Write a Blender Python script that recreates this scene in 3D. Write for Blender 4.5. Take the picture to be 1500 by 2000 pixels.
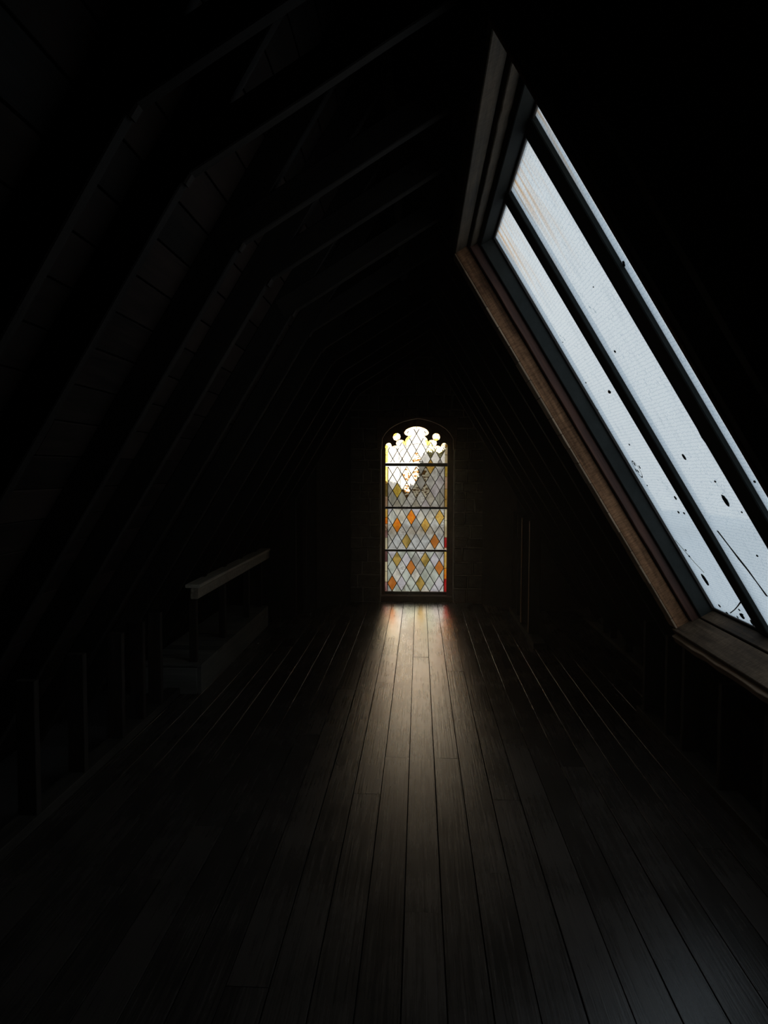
import bpy, bmesh, math, random
from mathutils import Vector, Matrix
import numpy as np

random.seed(7)
scene = bpy.context.scene
for o in list(bpy.data.objects): bpy.data.objects.remove(o)
COL = scene.collection

# ------------------------------------------------------------------ camera
EYE = 1.6
F = 1450.0
cam_d = bpy.data.cameras.new('camera'); cam = bpy.data.objects.new('camera', cam_d); COL.objects.link(cam)
yv = Vector((69, 79, -F)).normalized()
zv = Vector((.0035, .9985, .0544)); zv = (zv - zv.dot(yv) * yv).normalized()
xv = yv.cross(zv)
R = Matrix((xv, yv, zv))                    # rows are the world axes seen by the camera = camera-to-world
cam.matrix_world = Matrix.Translation((0, 0, EYE)) @ R.to_4x4()
cam_d.sensor_fit = 'VERTICAL'; cam_d.sensor_height = 36; cam_d.lens = 36 * F / 2000
cam_d.clip_start = .05; cam_d.clip_end = 500
scene.camera = cam

# ------------------------------------------------------------------ daylight
SKY_STRENGTH = 0.92
SUN_EL, SUN_AZ = math.radians(8.0), math.radians(-5.0)     # azimuth measured from +Y towards +X
world = bpy.data.worlds.new('sky'); scene.world = world; world.use_nodes = True
nt = world.node_tree; nt.nodes.clear()
# hazy bright sky: bluish overhead, paler at the horizon, a warm glare around the low veiled sun
def wn(typ, **kw):
    n = nt.nodes.new(typ)
    for k, v in kw.items(): setattr(n, k, v)
    return n
tc = wn('ShaderNodeTexCoord')
sx = wn('ShaderNodeSeparateXYZ'); nt.links.new(tc.outputs['Generated'], sx.inputs[0])
gr = wn('ShaderNodeValToRGB'); nt.links.new(sx.outputs[2], gr.inputs[0])
gr.color_ramp.elements[0].position = 0; gr.color_ramp.elements[0].color = (.60, .64, .66, 1)
gr.color_ramp.elements[1].position = .6; gr.color_ramp.elements[1].color = (.44, .60, .74, 1)
sd = Vector((math.sin(SUN_AZ) * math.cos(SUN_EL), math.cos(SUN_AZ) * math.cos(SUN_EL), math.sin(SUN_EL)))
dt = wn('ShaderNodeVectorMath', operation='DOT_PRODUCT'); nt.links.new(tc.outputs['Generated'], dt.inputs[0]); dt.inputs[1].default_value = sd
mx = wn('ShaderNodeMath', operation='MAXIMUM'); nt.links.new(dt.outputs['Value'], mx.inputs[0]); mx.inputs[1].default_value = 0
def lobe(power, colour):
    p = wn('ShaderNodeMath', operation='POWER'); nt.links.new(mx.outputs[0], p.inputs[0]); p.inputs[1].default_value = power
    v = wn('ShaderNodeVectorMath', operation='SCALE'); v.inputs[0].default_value = colour; nt.links.new(p.outputs[0], v.inputs[3]); return v.outputs[0]
a1 = wn('ShaderNodeVectorMath', operation='ADD'); nt.links.new(gr.outputs[0], a1.inputs[0]); nt.links.new(lobe(90, (14, 12.6, 10.4)), a1.inputs[1])
a2 = wn('ShaderNodeVectorMath', operation='ADD'); nt.links.new(a1.outputs[0], a2.inputs[0]); nt.links.new(lobe(8, (3.1, 2.6, 1.95)), a2.inputs[1])
bg = nt.nodes.new('ShaderNodeBackground'); bg.inputs['Strength'].default_value = SKY_STRENGTH
out = nt.nodes.new('ShaderNodeOutputWorld')
nt.links.new(a2.outputs[0], bg.inputs[0]); nt.links.new(bg.outputs[0], out.inputs[0])
vs = scene.view_settings
scene.display_settings.display_device = 'sRGB'
vs.view_transform = 'Standard'; vs.look = 'None'; vs.gamma = 1; vs.use_curve_mapping = False
vs.exposure = 0.0

# roof planes: left D = 1.0 (inner face), right D = 0.76, both 58.8 degrees
NX, NZ = .8552, .5183
def roof(side, D, s, y=0.0):                 # side -1 left, +1 right; s runs down the slope
    return Vector((side * (NX * D + NZ * s), y, EYE + NZ * D - NX * s))
DL, DR = 1.0, .76
LSARK, RSARK = 1.12, .88
SKY_Y0, SKY_Y1, SKY_S0, SKY_S1 = 2.03, 4.03, -.896, 1.437
GY0, GY1, GS0, GS1, GD = 2.05, 3.975, -.850, 1.425, .969

def portal(name, centre, size, xdir, zdir):
    d = bpy.data.lights.new(name, 'AREA'); d.shape = 'RECTANGLE'; d.size, d.size_y = size
    d.cycles.is_portal = True
    o = bpy.data.objects.new(name, d); COL.objects.link(o)
    z = zdir.normalized(); x = xdir.normalized(); y = z.cross(x)
    o.matrix_world = Matrix.Translation(centre) @ Matrix((x, y, z)).transposed().to_4x4()
    return o
portal('skylight_portal', roof(1, GD + .03, (GS0 + GS1) / 2, (GY0 + GY1) / 2), (GY1 - GY0, GS1 - GS0),
       Vector((0, 1, 0)), Vector((NX, 0, NZ)))
portal('lattice_window_portal', Vector((-.038, 9.33, 1.13)), (.80, 2.15), Vector((1, 0, 0)), Vector((0, 1, 0)))

# ------------------------------------------------------------------ materials
def newmat(name):
    m = bpy.data.materials.new(name); m.use_nodes = True; m.node_tree.nodes.clear(); return m, m.node_tree
def N(t, typ, **kw):
    n = t.nodes.new(typ)
    for k, v in kw.items(): setattr(n, k, v)
    return n
def L(t, a, b): t.links.new(a, b)
def objcoord(t, scale, spread=37.0):
    tc = N(t, 'ShaderNodeTexCoord'); oi = N(t, 'ShaderNodeObjectInfo')
    mul = N(t, 'ShaderNodeMath', operation='MULTIPLY'); mul.inputs[1].default_value = spread
    L(t, oi.outputs['Random'], mul.inputs[0])
    add = N(t, 'ShaderNodeVectorMath', operation='ADD'); L(t, tc.outputs['Object'], add.inputs[0]); L(t, mul.outputs[0], add.inputs[1])
    mp = N(t, 'ShaderNodeMapping'); mp.inputs['Scale'].default_value = scale; L(t, add.outputs[0], mp.inputs[0])
    return mp.outputs[0], oi.outputs['Random'], add.outputs[0]
def ramp(t, fac, stops):
    r = N(t, 'ShaderNodeValToRGB'); L(t, fac, r.inputs[0])
    e = r.color_ramp.elements
    while len(e) < len(stops): e.new(.5)
    for k, (p, c) in enumerate(stops):
        e[k].position = p; e[k].color = tuple(c) + (1,) if len(c) == 3 else c
    return r.outputs[0]
def wood(name, dark, light, rough=(.45, .7), bump=.3, grain=22, vary=.35, spec=.5, mottled=0):
    m, t = newmat(name)
    vec, rnd, raw = objcoord(t, (1.3, grain, grain))
    n1 = N(t, 'ShaderNodeTexNoise'); n1.inputs['Scale'].default_value = 1.6; n1.inputs['Detail'].default_value = 7; n1.inputs['Roughness'].default_value = .65
    L(t, vec, n1.inputs['Vector'])
    n2 = N(t, 'ShaderNodeTexNoise'); n2.inputs['Scale'].default_value = 2.3; n2.inputs['Detail'].default_value = 4; L(t, raw, n2.inputs['Vector'])
    mixf = N(t, 'ShaderNodeMath', operation='ADD'); L(t, n1.outputs[0], mixf.inputs[0])
    k2 = N(t, 'ShaderNodeMath', operation='MULTIPLY_ADD'); L(t, n2.outputs[0], k2.inputs[0]); k2.inputs[1].default_value = .8; k2.inputs[2].default_value = -.4
    L(t, k2.outputs[0], mixf.inputs[1])
    k3 = N(t, 'ShaderNodeMath', operation='MULTIPLY_ADD'); L(t, rnd, k3.inputs[0]); k3.inputs[1].default_value = vary; k3.inputs[2].default_value = -vary / 2
    f2 = N(t, 'ShaderNodeMath', operation='ADD'); L(t, mixf.outputs[0], f2.inputs[0]); L(t, k3.outputs[0], f2.inputs[1])
    col = ramp(t, f2.outputs[0], [(.25, dark), (.75, light)])
    if mottled:
        wv = N(t, 'ShaderNodeTexNoise'); wv.inputs['Scale'].default_value = 150; wv.inputs['Detail'].default_value = 3
        mp = N(t, 'ShaderNodeMapping'); mp.inputs['Scale'].default_value = (1, .22, .22); L(t, raw, mp.inputs[0]); L(t, mp.outputs[0], wv.inputs['Vector'])
        mm = N(t, 'ShaderNodeMix', data_type='RGBA', blend_type='MULTIPLY'); mm.inputs[0].default_value = mottled
        L(t, col, mm.inputs[6]); L(t, ramp(t, wv.outputs[0], [(.35, (.25, .22, .2)), (.6, (1, 1, 1))]), mm.inputs[7]); col = mm.outputs[2]
    p = N(t, 'ShaderNodeBsdfPrincipled'); L(t, col, p.inputs['Base Color'])
    p.inputs['Specular IOR Level'].default_value = spec
    rr = N(t, 'ShaderNodeMapRange'); L(t, f2.outputs[0], rr.inputs[0]); rr.inputs[3].default_value = rough[0]; rr.inputs[4].default_value = rough[1]
    L(t, rr.outputs[0], p.inputs['Roughness'])
    b = N(t, 'ShaderNodeBump'); b.inputs['Strength'].default_value = bump; b.inputs['Distance'].default_value = .004
    L(t, n1.outputs[0], b.inputs['Height']); L(t, b.outputs[0], p.inputs['Normal'])
    o = N(t, 'ShaderNodeOutputMaterial'); L(t, p.outputs[0], o.inputs[0])
    return m
def rough_mat(name, a, b_, scale=9, bump=.5, rough=.9, detail=6, spec=.5):
    m, t = newmat(name)
    vec, rnd, raw = objcoord(t, (1, 1, 1))
    n1 = N(t, 'ShaderNodeTexNoise'); n1.inputs['Scale'].default_value = scale; n1.inputs['Detail'].default_value = detail; n1.inputs['Roughness'].default_value = .7
    L(t, raw, n1.inputs['Vector'])
    k = N(t, 'ShaderNodeMath', operation='MULTIPLY_ADD'); L(t, rnd, k.inputs[0]); k.inputs[1].default_value = .3; k.inputs[2].default_value = -.15
    f = N(t, 'ShaderNodeMath', operation='ADD'); L(t, n1.outputs[0], f.inputs[0]); L(t, k.outputs[0], f.inputs[1])
    p = N(t, 'ShaderNodeBsdfPrincipled'); L(t, ramp(t, f.outputs[0], [(.3, a), (.7, b_)]), p.inputs['Base Color']); p.inputs['Roughness'].default_value = rough; p.inputs['Specular IOR Level'].default_value = spec
    b = N(t, 'ShaderNodeBump'); b.inputs['Strength'].default_value = bump; b.inputs['Distance'].default_value = .01
    L(t, n1.outputs[0], b.inputs['Height']); L(t, b.outputs[0], p.inputs['Normal'])
    o = N(t, 'ShaderNodeOutputMaterial'); L(t, p.outputs[0], o.inputs[0])
    return m
def glass(name, a, b_, scale=18, stretch=(1, 1, 1), haze=.3, lo=.35, hi=.65, wav=False, detail=3, dist=0.0):
    """old sheet glass: mostly see-through tint plus some scatter in the sheet"""
    m, t = newmat(name)
    vec, rnd, raw = objcoord(t, stretch, 11)
    n1 = N(t, 'ShaderNodeTexNoise'); n1.inputs['Scale'].default_value = scale; n1.inputs['Detail'].default_value = detail; n1.inputs['Distortion'].default_value = dist
    L(t, vec, n1.inputs['Vector'])
    col = ramp(t, n1.outputs[0], [(lo, a), (hi, b_)])
    tr = N(t, 'ShaderNodeBsdfTransparent'); L(t, col, tr.inputs[0])
    tl = N(t, 'ShaderNodeBsdfTranslucent'); L(t, col, tl.inputs[0])
    gl = N(t, 'ShaderNodeBsdfGlossy'); gl.inputs['Roughness'].default_value = .15
    m1 = N(t, 'ShaderNodeMixShader'); m1.inputs[0].default_value = haze; L(t, tr.outputs[0], m1.inputs[1]); L(t, tl.outputs[0], m1.inputs[2])
    m2 = N(t, 'ShaderNodeMixShader'); m2.inputs[0].default_value = .04; L(t, m1.outputs[0], m2.inputs[1]); L(t, gl.outputs[0], m2.inputs[2])
    o = N(t, 'ShaderNodeOutputMaterial'); L(t, m2.outputs[0], o.inputs[0])
    return m

M = {}
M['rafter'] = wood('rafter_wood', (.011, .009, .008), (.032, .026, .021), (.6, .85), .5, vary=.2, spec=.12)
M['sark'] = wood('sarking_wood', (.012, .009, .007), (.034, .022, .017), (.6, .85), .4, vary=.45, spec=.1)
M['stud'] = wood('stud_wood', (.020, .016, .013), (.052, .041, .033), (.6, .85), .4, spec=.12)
M['litedge'] = wood('lit_stud_edge', (.50, .33, .2), (.80, .56, .36), (.5, .8), .3)  # pale warm colour carries the window light on the partition stud edges
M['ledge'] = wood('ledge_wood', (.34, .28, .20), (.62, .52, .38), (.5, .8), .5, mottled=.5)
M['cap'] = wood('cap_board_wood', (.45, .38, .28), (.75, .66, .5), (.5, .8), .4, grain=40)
M['platform'] = wood('platform_wood', (.09, .085, .072), (.20, .185, .155), (.6, .85), .4, spec=.2)
M['plate'] = wood('plate_wood', (.034, .029, .024), (.085, .072, .056), (.6, .85), .4, spec=.12)
M['floor'] = wood('floor_wood', (.028, .023, .019), (.074, .060, .050), (.19, .35), .3, grain=60, vary=.22, spec=.7)
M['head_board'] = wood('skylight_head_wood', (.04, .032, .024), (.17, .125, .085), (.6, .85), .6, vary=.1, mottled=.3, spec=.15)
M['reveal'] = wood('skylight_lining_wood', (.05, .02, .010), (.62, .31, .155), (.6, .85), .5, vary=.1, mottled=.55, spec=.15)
M['reveal2'] = wood('skylight_frame_wood', (.07, .028, .02), (.24, .10, .065), (.5, .8), .4, vary=.1)
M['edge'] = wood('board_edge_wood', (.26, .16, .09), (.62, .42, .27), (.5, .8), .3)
M['sill'] = wood('skylight_sill_wood', (.045, .03, .02), (.21, .14, .088), (.6, .9), .6, vary=.1, mottled=.5, spec=.12)
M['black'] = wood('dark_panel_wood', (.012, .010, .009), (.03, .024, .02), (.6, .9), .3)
M['metal'] = rough_mat('grey_painted_metal', (.022, .026, .024), (.045, .050, .047), 12, .15, .8, spec=.2)
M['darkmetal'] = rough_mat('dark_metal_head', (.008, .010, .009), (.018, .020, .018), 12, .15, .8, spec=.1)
M['deck'] = rough_mat('roof_deck', (.03, .027, .025), (.06, .05, .045), 5, .2)
M['stone'] = rough_mat('sandstone', (.20, .165, .12), (.38, .32, .24), 14, .6)
M['mortar'] = rough_mat('lime_mortar', (.50, .46, .38), (.72, .67, .56), 30, .6)
M['head'] = rough_mat('dressed_stone', (.32, .23, .16), (.5, .38, .27), 18, .3)
M['jamb'] = rough_mat('window_jamb_stone', (.12, .07, .045), (.22, .13, .085), 18, .3)
M['plaster'] = rough_mat('dusty_plaster', (.045, .04, .034), (.09, .08, .066), 6, .4)
M['bar'] = rough_mat('iron_bar', (.02, .015, .012), (.05, .035, .028), 20, .3, .6)
M['lead'] = rough_mat('lead_came', (.018, .018, .018), (.04, .038, .036), 20, .2, .5)
M['rubble'] = rough_mat('rubble_stone', (.09, .08, .065), (.26, .23, .19), 10, .8)
M['lichen'] = rough_mat('lichen', (.015, .03, .03), (.05, .07, .065), 60, .3)
M['crack'] = rough_mat('crack_grime', (.02, .018, .015), (.05, .045, .04), 60, .3)

G = {}
G['clear'] = glass('grey_glass', (.50, .49, .47), (.86, .85, .82), 16, haze=.42)
G['seedy'] = glass('seedy_glass', (.42, .40, .37), (.88, .87, .84), 34, (1, 1, 2), .5)
G['warm'] = glass('warm_grey_glass', (.50, .46, .38), (.90, .84, .74), 14, haze=.42)
G['green'] = glass('greenish_glass', (.42, .44, .37), (.74, .77, .68), 9, haze=.42)
G['lilac'] = glass('lilac_grey_glass', (.50, .46, .50), (.80, .76, .80), 12, haze=.45)
G['dim'] = glass('dusty_grey_glass', (.30, .29, .26), (.62, .60, .56), 8, haze=.45)
G['white'] = glass('white_glare_glass', (.72, .71, .69), (.95, .94, .92), 40, haze=.83)  # sun glare of the upper panes put into a whiter, hazier glass
G['reeded'] = glass('reeded_glass', (.40, .39, .36), (.98, .96, .84), 60, (1, 1, .08), .3)
G['hammered'] = glass('wavy_hammered_glass', (.16, .075, .02), (1, .93, .72), 17, (1, 1, 2.0), .30, .45, .53, detail=2, dist=1.2)
G['hammered_yellow'] = glass('wavy_yellow_glass', (.34, .27, .08), (.98, .92, .55), 20, (1, 1, 2.0), .2, .42, .55, detail=2, dist=1.0)
G['yellow'] = glass('yellow_glass', (.72, .42, .03), (.95, .72, .16), 60, haze=.4)
G['amber'] = glass('amber_glass', (.70, .36, .05), (.92, .62, .18), 40, haze=.4)
G['olive'] = glass('olive_amber_glass', (.30, .20, .04), (.72, .46, .12), 12, haze=.35)
G['orange'] = glass('orange_glass', (.85, .16, .01), (.98, .40, .03), 30, haze=.45)
G['burnt'] = glass('burnt_orange_glass', (.52, .15, .02), (.68, .24, .05), 14, haze=.45)
G['red'] = glass('red_glass', (.42, .01, .01), (.75, .03, .03), 14, haze=.4)
G['peach'] = glass('peach_glass', (.82, .46, .26), (.95, .66, .44), 14, haze=.4)
G['cream'] = glass('cream_glass', (.85, .66, .36), (.97, .84, .56), 14, haze=.4)
G['plum'] = glass('plum_glass', (.12, .05, .05), (.25, .11, .10), 14, haze=.4)
G['pinkish'] = glass('dusty_pink_glass', (.42, .20, .18), (.60, .32, .28), 14, haze=.4)

def skylight_glass():
    m, t = newmat('wired_obscure_glass')
    tc = N(t, 'ShaderNodeTexCoord')
    # local x runs down the slope, y along the roof; hexagonal wire cells + dirt running down the slope
    v = N(t, 'ShaderNodeTexVoronoi', feature='DISTANCE_TO_EDGE'); v.inputs['Scale'].default_value = 62; v.inputs['Randomness'].default_value = .45
    L(t, tc.outputs['Object'], v.inputs['Vector'])
    wire = ramp(t, v.outputs[0], [(.0, (.70, .74, .78)), (.13, (1, 1, 1))])
    mp = N(t, 'ShaderNodeMapping'); mp.inputs['Scale'].default_value = (2.2, 14, 1); L(t, tc.outputs['Object'], mp.inputs[0])
    n = N(t, 'ShaderNodeTexNoise'); n.inputs['Scale'].default_value = 1.6; n.inputs['Detail'].default_value = 8; n.inputs['Roughness'].default_value = .72; L(t, mp.outputs[0], n.inputs['Vector'])
    dirt = ramp(t, n.outputs[0], [(.22, (.70, .73, .76)), (.45, (.95, .96, .97)), (.7, (1, 1, 1))])
    n3 = N(t, 'ShaderNodeTexNoise'); n3.inputs['Scale'].default_value = 55; n3.inputs['Detail'].default_value = 2; L(t, tc.outputs['Object'], n3.inputs['Vector'])
    n4 = N(t, 'ShaderNodeTexNoise'); n4.inputs['Scale'].default_value = 3.5; L(t, tc.outputs['Object'], n4.inputs['Vector'])
    sp = N(t, 'ShaderNodeMath', operation='MULTIPLY'); L(t, n3.outputs[0], sp.inputs[0]); L(t, n4.outputs[0], sp.inputs[1])
    specks = ramp(t, sp.outputs[0], [(.405, (1, 1, 1)), (.45, (.5, .58, .62))])
    # rust run from the upper fixing, fading down the sheet
    sx = N(t, 'ShaderNodeSeparateXYZ'); L(t, tc.outputs['Object'], sx.inputs[0])
    mr = N(t, 'ShaderNodeMapRange'); L(t, sx.outputs[0], mr.inputs[0]); mr.inputs[1].default_value = 0; mr.inputs[2].default_value = .50; mr.inputs[3].default_value = 1; mr.inputs[4].default_value = 0
    mp2 = N(t, 'ShaderNodeMapping'); mp2.inputs['Scale'].default_value = (1.5, 17, 1); L(t, tc.outputs['Object'], mp2.inputs[0])
    n5 = N(t, 'ShaderNodeTexNoise'); n5.inputs['Scale'].default_value = 1.3; n5.inputs['Detail'].default_value = 4; L(t, mp2.outputs[0], n5.inputs['Vector'])
    r5 = N(t, 'ShaderNodeMapRange'); L(t, n5.outputs[0], r5.inputs[0]); r5.inputs[1].default_value = .46; r5.inputs[2].default_value = .66
    # strongest towards the far edge of the sheet
    my = N(t, 'ShaderNodeMapRange'); L(t, sx.outputs[1], my.inputs[0]); my.inputs[1].default_value = .06; my.inputs[2].default_value = .46; my.inputs[3].default_value = .1; my.inputs[4].default_value = 1
    k = N(t, 'ShaderNodeMath', operation='MULTIPLY'); L(t, r5.outputs[0], k.inputs[0]); L(t, mr.outputs[0], k.inputs[1])
    k2 = N(t, 'ShaderNodeMath', operation='MULTIPLY'); L(t, k.outputs[0], k2.inputs[0]); L(t, my.outputs[0], k2.inputs[1])
    def mul(a, b_):
        mm = N(t, 'ShaderNodeMix', data_type='RGBA', blend_type='MULTIPLY'); mm.inputs[0].default_value = 1; L(t, a, mm.inputs[6]); L(t, b_, mm.inputs[7]); return mm.outputs[2]
    c = mul(mul(wire, dirt), specks)
    mx = N(t, 'ShaderNodeMix', data_type='RGBA', blend_type='MULTIPLY'); L(t, k2.outputs[0], mx.inputs[0]); L(t, c, mx.inputs[6]); mx.inputs[7].default_value = (.80, .42, .14, 1)
    tr = N(t, 'ShaderNodeBsdfTransparent'); L(t, mx.outputs[2], tr.inputs[0])
    tl = N(t, 'ShaderNodeBsdfTranslucent'); L(t, mx.outputs[2], tl.inputs[0])
    gl = N(t, 'ShaderNodeBsdfGlossy'); gl.inputs['Roughness'].default_value = .2
    m1 = N(t, 'ShaderNodeMixShader'); m1.inputs[0].default_value = .93; L(t, tr.outputs[0], m1.inputs[1]); L(t, tl.outputs[0], m1.inputs[2])
    m2 = N(t, 'ShaderNodeMixShader'); m2.inputs[0].default_value = .03; L(t, m1.outputs[0], m2.inputs[1]); L(t, gl.outputs[0], m2.inputs[2])
    o = N(t, 'ShaderNodeOutputMaterial'); L(t, m2.outputs[0], o.inputs[0])
    return m
M['skyglass'] = skylight_glass()

# ------------------------------------------------------------------ helpers
def link(o, parent=None, mat=None):
    COL.objects.link(o)
    if mat is not None: o.data.materials.append(mat)
    if parent is not None: o.parent = parent
    return o
def mesh_obj(name, verts, faces, mat, parent=None, matrix=None):
    me = bpy.data.meshes.new(name); me.from_pydata([tuple(v) for v in verts], [], faces); me.update()
    o = bpy.data.objects.new(name, me)
    link(o, parent, mat)
    if matrix is not None: o.matrix_basis = matrix if parent is None else parent_matrix(parent).inverted() @ matrix
    return o
PM = {}
def parent_matrix(p):
    m = PM.get(p.name, None)
    return m if m is not None else p.matrix_basis
def thing(name, loc, label=None, cat=None, group=None, kind=None):
    o = bpy.data.objects.new(name, None); COL.objects.link(o); o.location = loc
    PM[o.name] = Matrix.Translation(loc)
    o.empty_display_size = .1
    tag(o, label, cat, group, kind)
    return o
def tag(o, label=None, cat=None, group=None, kind=None):
    if label: o['label'] = label
    if cat: o['category'] = cat
    if group: o['group'] = group
    if kind: o['kind'] = kind
    return o
def sect_mesh(length, w, h, bev, rnd=0.0, segs=1, rng=None):
    """bar along local +x; cross-section w (local y) by h (local z), chamfered corners"""
    a, b_ = w / 2, h / 2; c = bev
    sec = [(-a + c, -b_), (a - c, -b_), (a, -b_ + c), (a, b_ - c), (a - c, b_), (-a + c, b_), (-a, b_ - c), (-a, -b_ + c)]
    vs_, fs = [], []
    for k in range(segs + 1):
        x = length * k / segs
        oy = oz = 0
        if rnd and 0 < k < segs: oy, oz = rng.uniform(-rnd, rnd), rng.uniform(-rnd, rnd)
        for (y, z) in sec: vs_.append((x, y + oy, z + oz))
    for k in range(segs):
        for i in range(8):
            j = (i + 1) % 8; fs.append((k * 8 + i, (k + 1) * 8 + i, (k + 1) * 8 + j, k * 8 + j))
    fs.append(tuple(range(8))); e = segs * 8
    fs.append(tuple(e + i for i in reversed(range(8))))
    return vs_, [tuple(reversed(f)) for f in fs]
def timber(name, p0, p1, w, h, side, mat, parent=None, bev=.003, rnd=0.0, segs=1, rng=random):
    """square timber from p0 to p1 (axis); `side` = world direction of its width w"""
    p0, p1 = Vector(p0), Vector(p1)
    x = (p1 - p0).normalized(); z = x.cross(Vector(side)).normalized(); y = z.cross(x)
    v, f = sect_mesh((p1 - p0).length, w, h, min(bev, w * .4, h * .4), rnd, segs, rng)
    mat4 = Matrix.Translation(p0) @ Matrix((x, y, z)).transposed().to_4x4()
    return mesh_obj(name, v, f, mat, parent, mat4)
def box(name, lo, hi, mat, parent=None, bev=.003):
    lo, hi = Vector(lo), Vector(hi); d = hi - lo; c = (lo + hi) / 2
    ax = max(range(3), key=lambda i: d[i])
    if ax == 0: return timber(name, (lo.x, c.y, c.z), (hi.x, c.y, c.z), d.y, d.z, (0, 1, 0), mat, parent, bev)
    if ax == 1: return timber(name, (c.x, lo.y, c.z), (c.x, hi.y, c.z), d.x, d.z, (1, 0, 0), mat, parent, bev)
    return timber(name, (c.x, c.y, lo.z), (c.x, c.y, hi.z), d.x, d.y, (1, 0, 0), mat, parent, bev)
def prism(name, poly, y0, y1, mat, parent=None):
    """polygon of (x, z) extruded from y0 to y1"""
    n = len(poly); cx = sum(p[0] for p in poly) / n; cz = sum(p[1] for p in poly) / n
    v = [(p[0] - cx, 0, p[1] - cz) for p in poly] + [(p[0] - cx, y1 - y0, p[1] - cz) for p in poly]
    f = [tuple(range(n)), tuple(reversed(range(n, 2 * n)))] + [(i, i + n, (i + 1) % n + n, (i + 1) % n) for i in range(n)]
    return mesh_obj(name, v, f, mat, parent, Matrix.Translation((cx, y0, cz)))

# ------------------------------------------------------------------ floor: every board its own part
floor = thing('floor', (0, 0, 0), kind='structure')
BW, X0 = .137, -.045
JOINTS = {0: [6.35, 2.62], -1: [4.08], 1: [4.08, 7.6], -2: [5.55, 3.60], 2: [5.9, 2.9], 3: [7.35, 4.92, 3.57], 4: [6.9, 4.4],
          5: [4.62, 3.05], -3: [7.0, 3.12], -4: [5.35, 2.2], 6: [6.2, 4.0, 2.4]}
rng = random.Random(3)
for k in range(-13, 14):
    xa = X0 + k * BW
    js = JOINTS.get(k)
    if js is None:
        js = []; y = -2.4 + rng.uniform(.4, 2.2)
        while y < 8.6: js.append(y); y += rng.uniform(1.5, 2.9)
    js = sorted([j for j in js] + ([-0.4 + rng.uniform(-.5, .6)] if k in JOINTS else []))
    js = [-2.5] + js + [9.1]
    for a, b_ in zip(js[:-1], js[1:]):
        if b_ - a < .05: continue
        dz = rng.uniform(-.0012, .0012); dx = rng.uniform(-.0008, .0008)
        timber('floorboard', (xa + BW / 2 + dx, a + .0012, -.011 + dz), (xa + BW / 2 + dx, b_ - .0012, -.011 + dz + rng.uniform(-.0006, .0006)), BW - .0042, .022, (1, 0, 0), M['floor'], floor, bev=.0006)
box('subfloor', (-2.75, -2.8, -.16), (2.6, 9.6, -.026), M['deck'], floor)

# ------------------------------------------------------------------ roof: sarking boards + deck outside them
ceil = thing('ceiling', (0, 0, 2.9), kind='structure')
rng = random.Random(11)
def board_row(side, D, s, a, b_, w, name='sarking_board'):
    c0 = roof(side, D + .010, s + w / 2, a); c1 = roof(side, D + .010, s + w / 2, b_)
    tdir = Vector((side * NZ, 0, -NX))
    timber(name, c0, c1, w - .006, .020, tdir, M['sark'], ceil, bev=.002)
SW = .137
s = -1.57
while s < 2.52:
    w = min(SW, 2.55 - s)
    cuts = [-2.5] + sorted(rng.uniform(-1.5, 8.3) for _ in range(3)) + [9.05]
    for a, b_ in zip(cuts[:-1], cuts[1:]):
        if b_ - a > .1: board_row(-1, LSARK, s, a, b_ - .003, w)
    s += SW
s = -1.71
while s < 2.37:
    w = min(SW, 2.40 - s)
    inside = s + w > SKY_S0 - .03 and s < SKY_S1 + .03
    spans = [(-2.5, SKY_Y0 - .03), (SKY_Y1 + .04, 9.05)] if inside else [(-2.5, 9.05)]
    for (u, v) in spans:
        cuts = [u] + sorted(rng.uniform(u + .3, v - .3) for _ in range(1 if inside else 2)) + [v]
        for a, b_ in zip(cuts[:-1], cuts[1:]):
            if b_ - a > .1: board_row(1, RSARK, s, a, b_ - .003, w)
    s += SW
def deck_slab(side, D, s0, s1, y0, y1):
    c0 = roof(side, D + .03, (s0 + s1) / 2, y0); c1 = roof(side, D + .03, (s0 + s1) / 2, y1)
    timber('roof_deck', c0, c1, s1 - s0, .05, Vector((side * NZ, 0, -NX)), M['deck'], ceil, bev=.001)
deck_slab(-1, LSARK + .025, -1.62, 2.8, -2.8, 9.5)
deck_slab(1, RSARK + .025, -1.78, SKY_S0 - .035, -2.8, 9.5)
deck_slab(1, RSARK + .025, SKY_S1 + .035, 2.7, -2.8, 9.5)
deck_slab(1, RSARK + .025, SKY_S0 - .035, SKY_S1 + .035, -2.8, SKY_Y0 - .035)
deck_slab(1, RSARK + .025, SKY_S0 - .035, SKY_S1 + .035, SKY_Y1 + .045, 9.5)
box('ridge_board', (-.165, -2.5, EYE + 1.62), (-.115, 9.0, EYE + 1.90), M['rafter'], ceil)

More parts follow.
